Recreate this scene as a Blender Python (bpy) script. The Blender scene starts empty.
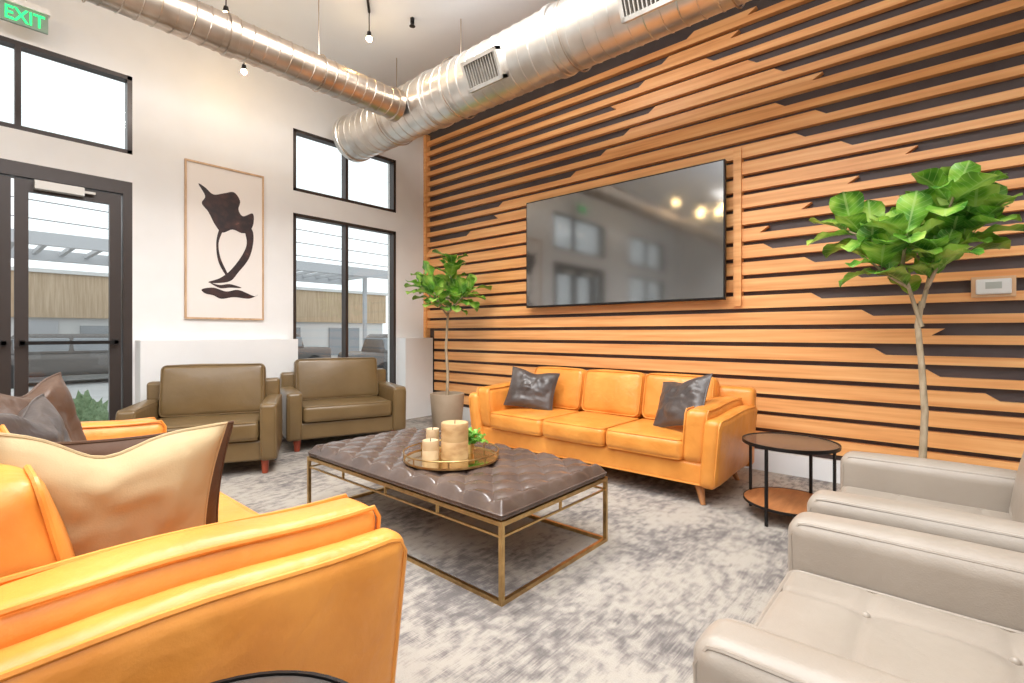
import bpy, bmesh, math, random
from mathutils import Vector, Matrix, noise
random.seed(7)
scene = bpy.context.scene
COL = scene.collection
pi = math.pi

# ------------------------------------------------------------ mesh helpers
class MB:
    def __init__(s): s.v=[]; s.f=[]; s.m=[]; s.sm=[]; s.uv={}
    def add(s, vs, fs, mi=0, smooth=True, M=None, uvs=None):
        o=len(s.v)
        for i,p in enumerate(vs):
            p=Vector(p)
            if M is not None: p=M@p
            s.v.append(p)
            if uvs: s.uv[o+i]=uvs[i]
        for f in fs:
            s.f.append([i+o for i in f]); s.m.append(mi); s.sm.append(smooth)
        return s
    def box(s,x0,x1,y0,y1,z0,z1,mi=0,M=None):
        vs=[(x0,y0,z0),(x1,y0,z0),(x1,y1,z0),(x0,y1,z0),(x0,y0,z1),(x1,y0,z1),(x1,y1,z1),(x0,y1,z1)]
        fs=[(0,3,2,1),(4,5,6,7),(0,1,5,4),(1,2,6,5),(2,3,7,6),(3,0,4,7)]
        return s.add(vs,fs,mi,False,M)
    def rbox(s,x0,x1,y0,y1,z0,z1,r=.03,bulge=(0,0,0),seg=3,inner=6,mi=0,M=None,fn=None):
        c=((x0+x1)/2,(y0+y1)/2,(z0+z1)/2); h=(abs(x1-x0)/2,abs(y1-y0)/2,abs(z1-z0)/2)
        r=min(r,min(h)*.999)
        ax=[]
        for k in range(3):
            a=h[k]-r; L=[]
            for i in range(seg,0,-1): L.append(-(a+r*math.tan(pi/4*i/seg)))
            n=inner if a>1e-3 else 1
            for i in range(n+1): L.append(-a+2*a*i/n)
            for i in range(1,seg+1): L.append(a+r*math.tan(pi/4*i/seg))
            ax.append(L)
        vs=[];idx={};fs=[]
        def vid(i,j,k):
            key=(i,j,k)
            if key in idx: return idx[key]
            q=Vector((ax[0][i],ax[1][j],ax[2][k]))
            cc=Vector([max(-(h[t]-r),min(h[t]-r,q[t])) for t in range(3)])
            dd=q-cc
            p=cc+(dd.normalized()*r if dd.length>1e-9 else dd)
            b=[0,0,0]
            for t in range(3):
                if bulge[t]:
                    w=1
                    for u in range(3):
                        if u!=t: w*=max(0,1-(p[u]/h[u])**2)
                    b[t]=bulge[t]*w*p[t]/h[t]
            p=p+Vector(b)+Vector(c)
            if fn: p=Vector(fn(p))
            idx[key]=len(vs); vs.append(p); return idx[key]
        n=[len(a)-1 for a in ax]
        for (A,B,C) in ((0,1,2),(1,2,0),(2,0,1)):
            for side in (0,n[C]):
                for i in range(n[A]):
                    for j in range(n[B]):
                        q=[]
                        for (di,dj) in ((0,0),(1,0),(1,1),(0,1)):
                            t=[0,0,0]; t[A]=i+di; t[B]=j+dj; t[C]=side
                            q.append(vid(*t))
                        if side==0: q.reverse()
                        fs.append(q)
        return s.add(vs,fs,mi,True,M)
    def tube(s,pts,r,closed=False,seg=8,mi=0,M=None,caps=True):
        pts=[Vector(p) for p in pts]; n=len(pts)
        rr=r if isinstance(r,(list,tuple)) else [r]*n
        vs=[];fs=[]
        def tan(i):
            if closed: return (pts[(i+1)%n]-pts[(i-1)%n]).normalized()
            a=pts[max(i-1,0)]; b=pts[min(i+1,n-1)]
            return (b-a).normalized()
        t0=tan(0); up=Vector((0,0,1)) if abs(t0.z)<.9 else Vector((1,0,0))
        nrm=(up-t0*up.dot(t0)).normalized()
        for i in range(n):
            t=tan(i); nrm=(nrm-t*nrm.dot(t)).normalized(); b=t.cross(nrm)
            for k in range(seg):
                a=2*pi*k/seg
                vs.append(pts[i]+(nrm*math.cos(a)+b*math.sin(a))*rr[i])
        m=n if closed else n-1
        for i in range(m):
            for k in range(seg):
                i2=(i+1)%n
                fs.append((i*seg+k,i*seg+(k+1)%seg,i2*seg+(k+1)%seg,i2*seg+k))
        if not closed and caps:
            fs.append(tuple(reversed(range(seg)))); fs.append(tuple((n-1)*seg+k for k in range(seg)))
        return s.add(vs,fs,mi,True,M)
    def cyl(s,p0,p1,r0,r1=None,seg=24,mi=0,M=None):
        if r1 is None: r1=r0
        p0=Vector(p0);p1=Vector(p1)
        t=(p1-p0).normalized(); up=Vector((0,0,1)) if abs(t.z)<.9 else Vector((1,0,0))
        a=(up-t*up.dot(t)).normalized(); b=t.cross(a)
        vs=[]
        for (p,r) in ((p0,r0),(p1,r1)):
            for k in range(seg):
                g=2*pi*k/seg; vs.append(p+(a*math.cos(g)+b*math.sin(g))*r)
        s.add(vs,[(k,(k+1)%seg,seg+(k+1)%seg,seg+k) for k in range(seg)],mi,True,M)
        s.add(vs,[tuple(reversed(range(seg))),tuple(range(seg,2*seg))],mi,False,M)
        return s
    def lathe(s,prof,c=(0,0,0),seg=36,mi=0,M=None):
        vs=[];fs=[];n=len(prof)
        for (r,z) in prof:
            for k in range(seg):
                a=2*pi*k/seg; vs.append((c[0]+r*math.cos(a),c[1]+r*math.sin(a),c[2]+z))
        for i in range(n-1):
            for k in range(seg):
                fs.append((i*seg+k,i*seg+(k+1)%seg,(i+1)*seg+(k+1)%seg,(i+1)*seg+k))
        return s.add(vs,fs,mi,True,M)
    def make(s,name,mats,parent=None,kind=None,label=None,category=None,loc=None,rotz=0,group=None):
        me=bpy.data.meshes.new(name)
        me.from_pydata([tuple(v) for v in s.v],[],s.f)
        if not isinstance(mats,(list,tuple)): mats=[mats]
        for m in mats: me.materials.append(m)
        for i,p in enumerate(me.polygons):
            p.material_index=s.m[i]; p.use_smooth=s.sm[i]
        if s.uv:
            ul=me.uv_layers.new(name="UVMap")
            for l in me.loops: ul.data[l.index].uv=s.uv.get(l.vertex_index,(0,0))
        me.validate(); me.update()
        bm=bmesh.new(); bm.from_mesh(me)
        bmesh.ops.recalc_face_normals(bm,faces=bm.faces); bm.to_mesh(me); bm.free()
        try: me.set_sharp_from_angle(angle=math.radians(50))
        except Exception: pass
        o=bpy.data.objects.new(name,me); COL.objects.link(o)
        if parent: o.parent=parent
        if kind: o["kind"]=kind
        if label: o["label"]=label
        if category: o["category"]=category
        if group: o["group"]=group
        if loc: o.location=loc
        if rotz: o.rotation_euler=(0,0,rotz)
        return o

def empty(name,label,category,loc=(0,0,0),rotz=0,kind=None,group=None):
    o=bpy.data.objects.new(name,None); o.empty_display_size=.1; COL.objects.link(o)
    o.location=loc; o.rotation_euler=(0,0,rotz)
    if label: o["label"]=label
    if category: o["category"]=category
    if kind: o["kind"]=kind
    if group: o["group"]=group
    return o
def dup(top,loc,rotz,label=None):
    t=top.copy(); COL.objects.link(t); t.location=loc; t.rotation_euler=(0,0,rotz)
    if label: t["label"]=label
    def rec(src,dst):
        for c in src.children:
            k=c.copy(); COL.objects.link(k); k.parent=dst
            k.matrix_parent_inverse=c.matrix_parent_inverse.copy()
            rec(c,k)
    rec(top,t)
    return t

# ------------------------------------------------------------ materials
def mat(name):
    m=bpy.data.materials.new(name); m.use_nodes=True
    nt=m.node_tree; return m,nt,nt.nodes["Principled BSDF"]
def simple(name,col,rough=.5,metal=0,emit=None,es=0,spec=None):
    m,nt,b=mat(name)
    b.inputs["Base Color"].default_value=(*col,1); b.inputs["Roughness"].default_value=rough
    b.inputs["Metallic"].default_value=metal
    if spec is not None: b.inputs["Specular IOR Level"].default_value=spec
    if emit: b.inputs["Emission Color"].default_value=(*emit,1); b.inputs["Emission Strength"].default_value=es
    tc=nt.nodes.new("ShaderNodeTexCoord"); nz=nt.nodes.new("ShaderNodeTexNoise"); nz.inputs["Scale"].default_value=14
    nt.links.new(tc.outputs["Object"],nz.inputs["Vector"])
    mr=nt.nodes.new("ShaderNodeMapRange"); mr.inputs["To Min"].default_value=max(0,rough-.05); mr.inputs["To Max"].default_value=min(1,rough+.05)
    nt.links.new(nz.outputs["Fac"],mr.inputs["Value"]); nt.links.new(mr.outputs[0],b.inputs["Roughness"])
    return m
def ramp(nt,stops):
    r=nt.nodes.new("ShaderNodeValToRGB"); e=r.color_ramp.elements
    e[0].position=stops[0][0]; e[0].color=(*stops[0][1],1)
    e[1].position=stops[-1][0]; e[1].color=(*stops[-1][1],1)
    for p,c in stops[1:-1]:
        k=e.new(p); k.color=(*c,1)
    return r
def noisy(name,stops,scale=(1,1,1),nscale=5,detail=5,rough=.5,metal=0,bump=0,bscale=60,dist=.01,distort=0,spec=None,coord="Object",wr=0,wrscale=6):
    m,nt,b=mat(name); L=nt.links
    tc=nt.nodes.new("ShaderNodeTexCoord"); mp=nt.nodes.new("ShaderNodeMapping"); mp.inputs["Scale"].default_value=scale
    L.new(tc.outputs[coord],mp.inputs["Vector"])
    nz=nt.nodes.new("ShaderNodeTexNoise"); nz.inputs["Scale"].default_value=nscale; nz.inputs["Detail"].default_value=detail; nz.inputs["Distortion"].default_value=distort
    L.new(mp.outputs[0],nz.inputs["Vector"])
    r=ramp(nt,stops); L.new(nz.outputs["Fac"],r.inputs[0]); L.new(r.outputs[0],b.inputs["Base Color"])
    b.inputs["Roughness"].default_value=rough; b.inputs["Metallic"].default_value=metal
    if spec is not None: b.inputs["Specular IOR Level"].default_value=spec
    last=None
    if wr:
        n3=nt.nodes.new("ShaderNodeTexNoise"); n3.inputs["Scale"].default_value=wrscale; n3.inputs["Detail"].default_value=3; n3.inputs["Distortion"].default_value=.4
        L.new(tc.outputs["Object"],n3.inputs["Vector"])
        bp=nt.nodes.new("ShaderNodeBump"); bp.inputs["Strength"].default_value=wr; bp.inputs["Distance"].default_value=.03
        L.new(n3.outputs["Fac"],bp.inputs["Height"]); last=bp
    if bump:
        n2=nt.nodes.new("ShaderNodeTexNoise"); n2.inputs["Scale"].default_value=bscale; n2.inputs["Detail"].default_value=3
        L.new(mp.outputs[0],n2.inputs["Vector"])
        bp=nt.nodes.new("ShaderNodeBump"); bp.inputs["Strength"].default_value=bump; bp.inputs["Distance"].default_value=dist
        L.new(n2.outputs["Fac"],bp.inputs["Height"])
        if last: L.new(last.outputs[0],bp.inputs["Normal"])
        last=bp
    if last: L.new(last.outputs[0],b.inputs["Normal"])
    return m
def leather(name,c1,c2,rough=.42,wr=.35,spec=.5):
    return noisy(name,[(.3,c1),(.7,c2)],nscale=4,detail=6,rough=rough,bump=.25,bscale=220,dist=.002,wr=wr,wrscale=7,spec=spec)

M_wall=noisy("white_paint",[(.3,(.78,.78,.775)),(.7,(.82,.82,.815))],nscale=3,rough=.7,bump=.05,bscale=150,dist=.002)
M_ceil=noisy("ceiling_paint",[(.3,(.76,.80,.85)),(.7,(.79,.83,.88))],nscale=2,rough=.8)
M_dark=noisy("dark_panel",[(.3,(.072,.054,.054)),(.7,(.100,.078,.076))],nscale=3,rough=.6)
M_frame=simple("black_aluminium",(.05,.038,.034),.35,.3)
M_orange=leather("tan_orange_leather",(.70,.250,.037),(.88,.365,.072),.36,.38)
M_olive=leather("olive_brown_leather",(.150,.094,.038),(.188,.121,.052),.28,.12)
M_taupe=leather("taupe_leather",(.325,.275,.225),(.375,.322,.268),.38,.15)
M_brownL=leather("dark_tufted_leather",(.080,.052,.041),(.145,.102,.083),.26,.2,.75)
M_pildark=leather("charcoal_leather",(.05,.040,.038),(.11,.09,.082),.33,.45)
M_pilbrown=leather("dark_brown_velvet",(.08,.04,.025),(.13,.07,.042),.6,.4,.2)
M_piltaupe=leather("dark_brown_leather",(.07,.037,.022),(.13,.075,.05),.42,.4)
M_pilcream=noisy("sand_fabric",[(.3,(.49,.365,.205)),(.7,(.56,.425,.25))],nscale=3,rough=.95,bump=.25,bscale=260,dist=.002,wr=.35,wrscale=4,spec=.05)
M_gold=noisy("brass",[(.3,(.46,.29,.12)),(.7,(.66,.45,.2))],nscale=20,rough=.32,metal=1)
M_traymir=noisy("mirrored_tray",[(.3,(.70,.62,.45)),(.7,(.85,.78,.6))],nscale=8,rough=.12,metal=1)
M_black=simple("black_metal",(.02,.018,.018),.35,.6)
M_legwood=noisy("walnut_leg",[(.3,(.38,.15,.05)),(.7,(.55,.26,.1))],scale=(1,1,.2),nscale=20,rough=.4)
M_redwood=noisy("mahogany_leg",[(.3,(.30,.05,.025)),(.7,(.45,.09,.04))],scale=(1,1,.2),nscale=20,rough=.35)
M_shelfwood=noisy("brown_wood",[(.3,(.36,.13,.045)),(.7,(.52,.22,.085))],scale=(1,6,1),nscale=6,rough=.35)
M_slat=noisy("slat_wood",[(.25,(.70,.28,.085)),(.5,(.89,.42,.15)),(.75,(.98,.55,.23))],scale=(2,.35,9),nscale=3,detail=5,rough=.40,bump=.08,bscale=30,dist=.002)
M_galv=noisy("galvanized_steel",[(.3,(.66,.62,.57)),(.7,(.82,.79,.74))],nscale=6,detail=2,rough=.3,metal=.9)
M_galvd=noisy("aged_duct_steel",[(.3,(.42,.34,.27)),(.7,(.60,.51,.43))],nscale=6,detail=2,rough=.30,metal=.95)
M_pot=noisy("tan_planter",[(.3,(.42,.32,.22)),(.7,(.50,.39,.28))],nscale=5,rough=.6,bump=.1,bscale=60,dist=.004)
M_soil=noisy("soil",[(.3,(.04,.025,.015)),(.7,(.1,.07,.04))],nscale=40,rough=.9,bump=.6,bscale=60,dist=.02)
M_trunk=noisy("bark",[(.3,(.32,.24,.15)),(.7,(.55,.44,.30))],scale=(1,1,.3),nscale=30,rough=.8,bump=.4,bscale=60,dist=.005)
M_white=simple("white_plastic",(.85,.84,.82),.4)
M_paper=simple("art_paper",(.80,.755,.715),.6)
M_framew=noisy("pale_oak",[(.3,(.48,.30,.17)),(.7,(.66,.45,.28))],scale=(1,1,.3),nscale=20,rough=.4)
M_ink=noisy("dark_ink",[(.4,(.02,.012,.014)),(.68,(.06,.025,.022)),(.8,(.25,.10,.07))],nscale=12,rough=.5)
M_candle=noisy("wood_candle",[(.35,(.46,.26,.11)),(.5,(.60,.39,.19)),(.7,(.70,.49,.26))],scale=(1,1,2),nscale=8,detail=6,rough=.5)
M_candle2=noisy("cream_candle",[(.35,(.62,.44,.26)),(.7,(.74,.57,.36))],scale=(1,1,2),nscale=8,detail=6,rough=.5)
M_wick=simple("wick",(.05,.04,.03),.8)
M_asphalt=noisy("asphalt",[(.3,(.46,.46,.46)),(.7,(.56,.56,.55))],nscale=2,rough=.9)
M_bldg=simple("stucco",(.66,.66,.65),.9)
M_tanslat=noisy("exterior_slats",[(.35,(.44,.32,.20)),(.65,(.58,.44,.30))],scale=(8,1,.3),nscale=4,rough=.8)
M_extglass=simple("exterior_window",(.28,.30,.32),.15)
M_canopy=simple("canopy_steel",(.48,.49,.51),.5)
M_car=simple("car_paint",(.14,.13,.125),.25,.4)
M_rubber=simple("rubber",(.03,.03,.03),.8)
M_wire=simple("wire",(.20,.20,.21),.8)
M_shrub=noisy("shrub",[(.3,(.12,.19,.09)),(.7,(.26,.36,.2))],nscale=30,rough=.7)
M_bulb=simple("lamp_lens",(1,.85,.6),.3,0,(1,.66,.28),170)
M_grille=simple("vent_dark",(.12,.10,.08),.5,.5)
M_exitg=simple("exit_green",(0.02,.6,.15),.4,0,(.03,.95,.25),1.3)
M_exitp=simple("exit_panel",(.26,.36,.29),.3)

def leafmat(name,c1,c2,c3):
    m,nt,b=mat(name); L=nt.links
    uv=nt.nodes.new("ShaderNodeUVMap"); sx=nt.nodes.new("ShaderNodeSeparateXYZ"); L.new(uv.outputs[0],sx.inputs[0])
    tc=nt.nodes.new("ShaderNodeTexCoord"); nz=nt.nodes.new("ShaderNodeTexNoise"); nz.inputs["Scale"].default_value=8; nz.inputs["Detail"].default_value=1
    L.new(tc.outputs["Object"],nz.inputs["Vector"])
    r=ramp(nt,[(.36,c1),(.52,c2),(.66,c3)]); L.new(nz.outputs["Fac"],r.inputs[0])
    s=nt.nodes.new("ShaderNodeMath"); s.operation='SUBTRACT'; L.new(sx.outputs[0],s.inputs[0]); s.inputs[1].default_value=.5
    a=nt.nodes.new("ShaderNodeMath"); a.operation='ABSOLUTE'; L.new(s.outputs[0],a.inputs[0])
    k=nt.nodes.new("ShaderNodeMath"); k.operation='LESS_THAN'; L.new(a.outputs[0],k.inputs[0]); k.inputs[1].default_value=.035
    q=nt.nodes.new("ShaderNodeMath"); q.operation='MULTIPLY_ADD'; L.new(a.outputs[0],q.inputs[0]); q.inputs[1].default_value=-.45; L.new(sx.outputs[1],q.inputs[2])
    w=nt.nodes.new("ShaderNodeMath"); w.operation='MULTIPLY'; L.new(q.outputs[0],w.inputs[0]); w.inputs[1].default_value=8
    fr=nt.nodes.new("ShaderNodeMath"); fr.operation='FRACT'; L.new(w.outputs[0],fr.inputs[0])
    lt=nt.nodes.new("ShaderNodeMath"); lt.operation='LESS_THAN'; L.new(fr.outputs[0],lt.inputs[0]); lt.inputs[1].default_value=.1
    mx=nt.nodes.new("ShaderNodeMath"); mx.operation='MAXIMUM'; L.new(k.outputs[0],mx.inputs[0]); L.new(lt.outputs[0],mx.inputs[1])
    mu=nt.nodes.new("ShaderNodeMath"); mu.operation='MULTIPLY'; L.new(mx.outputs[0],mu.inputs[0]); mu.inputs[1].default_value=.4
    mix=nt.nodes.new("ShaderNodeMix"); mix.data_type='RGBA'; L.new(mu.outputs[0],mix.inputs[0]); L.new(r.outputs[0],mix.inputs[6])
    mix.inputs[7].default_value=(.60,.78,.32,1)
    L.new(mix.outputs[2],b.inputs["Base Color"]); b.inputs["Roughness"].default_value=.33
    tr=nt.nodes.new("ShaderNodeBsdfTranslucent"); L.new(mix.outputs[2],tr.inputs[0])
    ms=nt.nodes.new("ShaderNodeMixShader"); ms.inputs[0].default_value=.25
    out=nt.nodes["Material Output"]; L.new(b.outputs[0],ms.inputs[1]); L.new(tr.outputs[0],ms.inputs[2]); L.new(ms.outputs[0],out.inputs[0])
    return m
M_leaf=leafmat("fig_leaf",(.06,.22,.025),(.22,.50,.05),(.50,.72,.14))
M_leaf2=leafmat("small_leaf",(.12,.35,.04),(.2,.5,.06),(.35,.65,.1))

def glass(name,tint=(.93,.95,.95)):
    m=bpy.data.materials.new(name); m.use_nodes=True; nt=m.node_tree; nt.nodes.clear()
    out=nt.nodes.new("ShaderNodeOutputMaterial"); t=nt.nodes.new("ShaderNodeBsdfTransparent"); g=nt.nodes.new("ShaderNodeBsdfGlossy")
    t.inputs[0].default_value=(*tint,1); g.inputs["Roughness"].default_value=.02
    f=nt.nodes.new("ShaderNodeLayerWeight"); f.inputs[0].default_value=.5
    p=nt.nodes.new("ShaderNodeMath"); p.operation='POWER'; nt.links.new(f.outputs["Facing"],p.inputs[0]); p.inputs[1].default_value=4
    a=nt.nodes.new("ShaderNodeMath"); a.operation='MULTIPLY_ADD'; nt.links.new(p.outputs[0],a.inputs[0]); a.inputs[1].default_value=.6; a.inputs[2].default_value=.035
    mx=nt.nodes.new("ShaderNodeMixShader"); nt.links.new(a.outputs[0],mx.inputs[0]); nt.links.new(t.outputs[0],mx.inputs[1]); nt.links.new(g.outputs[0],mx.inputs[2])
    nt.links.new(mx.outputs[0],out.inputs[0]); return m
M_glass=glass("window_glass")

def screenmat():
    m,nt,b=mat("tv_screen")
    b.inputs["Base Color"].default_value=(.030,.030,.027,1); b.inputs["Roughness"].default_value=.085
    b.inputs["Specular IOR Level"].default_value=1.0; b.inputs["IOR"].default_value=2.0
    return m
M_screen=screenmat()
def carpetmat():
    m,nt,b=mat("carpet"); L=nt.links
    tc=nt.nodes.new("ShaderNodeTexCoord")
    def nz(scale,ns,det=4,dis=0):
        mp=nt.nodes.new("ShaderNodeMapping"); mp.inputs["Scale"].default_value=scale; L.new(tc.outputs["Object"],mp.inputs[0])
        n=nt.nodes.new("ShaderNodeTexNoise"); n.inputs["Scale"].default_value=ns; n.inputs["Detail"].default_value=det; n.inputs["Distortion"].default_value=dis
        L.new(mp.outputs[0],n.inputs["Vector"]); return n
    big=nz((1,1.4,1),1.5,2); blot=nz((1,1.5,1),14,3,.1); fine=nz((1.6,42,1),6,3); fine2=nz((34,3,1),6,3)
    def mad(a,k,c):
        q=nt.nodes.new("ShaderNodeMath"); q.operation='MULTIPLY_ADD'; L.new(a,q.inputs[0]); q.inputs[1].default_value=k
        if isinstance(c,(int,float)): q.inputs[2].default_value=c
        else: L.new(c,q.inputs[2])
        return q.outputs[0]
    v=mad(big.outputs["Fac"],.70,0.0); v=mad(blot.outputs["Fac"],.62,v); v=mad(fine.outputs["Fac"],.42,v); v=mad(fine2.outputs["Fac"],.20,v)
    v=mad(v,1.0,-.06)
    r=ramp(nt,[(.73,(.170,.153,.148)),(.84,(.275,.25,.23)),(.93,(.385,.35,.31)),(1.0,(.44,.40,.35))])
    L.new(v,r.inputs[0])
    L.new(r.outputs[0],b.inputs["Base Color"]); b.inputs["Roughness"].default_value=.95
    b.inputs["Specular IOR Level"].default_value=.1
    bp=nt.nodes.new("ShaderNodeBump"); bp.inputs["Strength"].default_value=.4; bp.inputs["Distance"].default_value=.008
    n=nz((1,1,1),160,2); L.new(n.outputs["Fac"],bp.inputs["Height"]); L.new(bp.outputs[0],b.inputs["Normal"])
    return m
M_carpet=carpetmat()

# ------------------------------------------------------------ room
X0=4.75; Y0=5.8; H=4.28; XL=-5.0; YN=-3.5
MB().box(XL,X0,YN,Y0,-.1,0).make("floor",M_carpet,kind="structure",label="grey and beige mottled patterned carpet floor")
MB().box(XL,X0,YN,Y0,H,H+.1).make("ceiling",M_ceil,kind="structure")
MB().box(X0,X0+.2,YN,Y0+.2,0,H).make("wall_right",M_dark,kind="structure",label="dark charcoal painted wall behind wooden slats")
MB().box(XL-.2,XL,YN,Y0+.2,0,H).make("wall_left",M_wall,kind="structure")
MB().box(XL-.2,X0+.2,YN-.2,YN,0,H).make("wall_near",M_wall,kind="structure")
ops=[(-.80,1.17,2.895,3.635),(-.80,1.17,0,2.63),(2.712,4.177,2.895,3.635),(2.712,4.177,.4,2.63),(-4.0,-2.0,.4,2.63),(-4.0,-2.0,2.895,3.635)]
xs=sorted({XL,X0}|{o[0] for o in ops}|{o[1] for o in ops}); zs=sorted({0,H}|{o[2] for o in ops}|{o[3] for o in ops})
b=MB()
for i in range(len(xs)-1):
    for j in range(len(zs)-1):
        cx=(xs[i]+xs[i+1])/2; cz=(zs[j]+zs[j+1])/2
        if not any(o[0]<cx<o[1] and o[2]<cz<o[3] for o in ops):
            b.box(xs[i],xs[i+1],Y0,Y0+.2,zs[j],zs[j+1])
b.make("wall_far",M_wall,kind="structure",label="white painted wall with tall black-framed windows")
MB().box(1.19,2.675,5.6,Y0,0,1.13).make("trim_1",M_wall,kind="structure",label="low white boxed ledge under artwork")
MB().box(4.19,4.68,5.6,Y0,0,1.13).make("trim_2",M_wall,kind="structure",label="low white boxed ledge in the corner")
MB().box(4.68,X0,YN,Y0-.2,0,.17).make("baseboard_right",M_wall,kind="structure")
MB().box(-1.9,-.85,5.78,Y0,0,.12).make("baseboard_far",M_wall,kind="structure")

def window(n,x0,x1,z0,z1,mull,kind_label):
    e=empty("window_%d"%n,kind_label,None,((x0+x1)/2,Y0,z0),kind="structure")
    fx0=x0-(x0+x1)/2; fx1=-fx0; h=z1-z0; t=.038
    b=MB(); y0,y1=.0,.10
    b.box(fx0,fx0+t,y0,y1,0,h).box(fx1-t,fx1,y0,y1,0,h).box(fx0,fx1,y0,y1,0,t).box(fx0,fx1,y0,y1,h-t,h)
    for m in mull:
        mx=m-(x0+x1)/2; b.box(mx-t/2,mx+t/2,y0,y1,t,h-t)
    b.make("window_frame",M_frame,parent=e)
    MB().box(fx0+t*.6,fx1-t*.6,.05,.056,t*.6,h-t*.6).make("window_pane",M_glass,parent=e)
window(1,2.712,4.177,.4,2.63,[3.416],"tall black-framed window facing the street")
window(2,2.712,4.177,2.895,3.635,[3.416],"black-framed transom window")
window(3,-.80,1.17,2.895,3.635,[.40],"black-framed transom window above the doors")
window(4,-4.0,-2.0,.4,2.63,[-3.0],"tall black-framed window")
window(5,-4.0,-2.0,2.895,3.635,[-3.0],"black-framed transom window")

def door(n,x0,x1,hinge):
    e=empty("door_%d"%n,"black aluminium and glass storefront door",None,((x0+x1)/2,Y0,0),kind="structure")
    w=(x1-x0)/2; b=MB(); y0,y1=.03,.08; s=.085
    b.box(-w,-w+s,y0,y1,.01,2.5).box(w-s,w,y0,y1,.01,2.5).box(-w+s,w-s,y0,y1,2.40,2.5).box(-w+s,w-s,y0,y1,.01,.26)
    b.make("door_frame",M_frame,parent=e)
    MB().box(-w+s-.01,w-s+.01,.052,.058,.25,2.41).make("glass_pane",M_glass,parent=e)
    b=MB(); b.box(-w+.03,w-.03,-.03,-.01,1.10,1.13); b.box(-w+.03,-w+.06,-.03,.03,1.09,1.14); b.box(w-.06,w-.03,-.03,.03,1.09,1.14)
    b.make("push_bar",M_black,parent=e)
    b=MB(); b.box(-.24,.08,-.06,.02,2.42,2.49); b.box(.08,.16,-.03,.0,2.45,2.47)
    b.make("door_closer",simple("closer_metal",(.5,.47,.43),.4,.5),parent=e)
door(1,.38,1.09,1); door(2,-.33,.36,-1)
b=MB(); b.box(1.10,1.17,0,.12,0,2.63).box(-.80,-.72,0,.12,0,2.63).box(-.42,-.34,0,.12,0,2.55).box(-.72,1.10,0,.12,2.51,2.63).box(-.72,-.42,0,.12,0,.2)
o=b.make("trim_3",M_frame,kind="structure",label="black storefront door frame"); o.location=(0,Y0,0)
MB().box(-.73,-.41,Y0+.05,Y0+.056,.19,2.52).make("window_6",M_glass,kind="structure")

# ------------------------------------------------------------ slat paneling
def li(z,pts):
    for (a,ya),(c,yc) in zip(pts,pts[1:]):
        if a>=z>=c: return ya+(yc-ya)*(a-z)/(a-c)
    return pts[-1][1]
LO=[(4.3,1.20),(4.05,1.30),(3.72,1.62),(3.62,1.25),(3.30,.80),(3.20,1.10),(2.95,.60),(2.85,.85),(2.55,.20),(2.45,.45),(2.10,1.20),(2.0,1.20),(1.62,.40),(1.52,.78),(1.20,.05),(1.10,.42),(.78,-.25),(.60,-.6),(.2,-1.2)]
HI=[(4.3,1.75),(4.05,1.85),(3.60,2.60),(3.50,2.15),(3.15,2.80),(3.05,2.75),(2.92,3.9),(2.80,4.6),(2.66,4.2),(2.42,5.74),(.2,5.74)]
b=MB(); z=.22; pitch=.150; xf=4.692; xb=X0-.001; YS=-1.6; YE=5.585
def slat(b,y0,y1,z0,z1,x0,x1,a0=0,a1=0):
    vs=[(x0,y0,z0),(x1,y0,z0),(x1,y1,z0),(x0,y1,z0),(x0,y0+a0,z1),(x1,y0+a0,z1),(x1,y1-a1,z1),(x0,y1-a1,z1)]
    fs=[(0,3,2,1),(4,5,6,7),(0,1,5,4),(1,2,6,5),(2,3,7,6),(3,0,4,7)]
    b.add(vs,fs,0,False)
row=0
while z<4.08:
    ye=5.78 if z>1.13 else YE
    slat(b,YS,ye,z,z+.062,xf,xb)
    l0=max(li(z+.08,LO),YS); h0=min(li(z+.08,HI),ye)
    sl=0 if l0==YS else (1 if li(z+.14,LO)>li(z+.01,LO) else -1)
    sh=1 if li(z+.14,HI)<li(z+.01,HI) else -1
    if h0>l0+.1: slat(b,l0,h0,z+.062,z+.112,xf,xb,.075*sl,0 if h0==ye else .075*sh)
    z+=pitch; row+=1
b.box(xf-.004,xb,YS-.03,YS,.2,4.13)
b.box(xf-.03,xb,1.345,1.41,1.44,2.86)
b.box(xf-.03,xb,5.745,5.795,1.13,4.14)
b.make("wood_slat_paneling",M_slat,label="orange-brown horizontal wooden slats in angular mountain pattern on dark wall",category="wall paneling")

# ------------------------------------------------------------ television
e=empty("television","large black flat-screen television mounted on wooden slat wall",'television',(4.55,2.59,1.498))
MB().rbox(0,.045,-1.144,1.144,0,1.254,.008).make("tv_bezel",M_black,parent=e)
MB().box(-.002,0.001,-1.13,1.13,.022,1.24).make("screen",M_screen,parent=e)
b=MB(); b.box(.045,.12,-.3,.3,.35,.9).box(.12,.141,-.4,.4,.45,.8); b.make("wall_mount",M_black,parent=e)
e=empty("thermostat","white wall thermostat on wooden backing plate",'thermostat',(4.690,-.27,1.515))
MB().box(-.02,0,-.11,.11,-.07,.07).make("backing_plate",noisy("plate_wood",[(.3,(.72,.42,.22)),(.7,(.82,.54,.32))],rough=.5),parent=e)
MB().rbox(-.045,-.02,-.088,.088,-.052,.052,.01).make("thermostat_body",M_white,parent=e)
MB().box(-.047,-.0445,-.04,.04,-.015,.03).make("display",simple("lcd",(.5,.52,.48),.3),parent=e)

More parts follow.
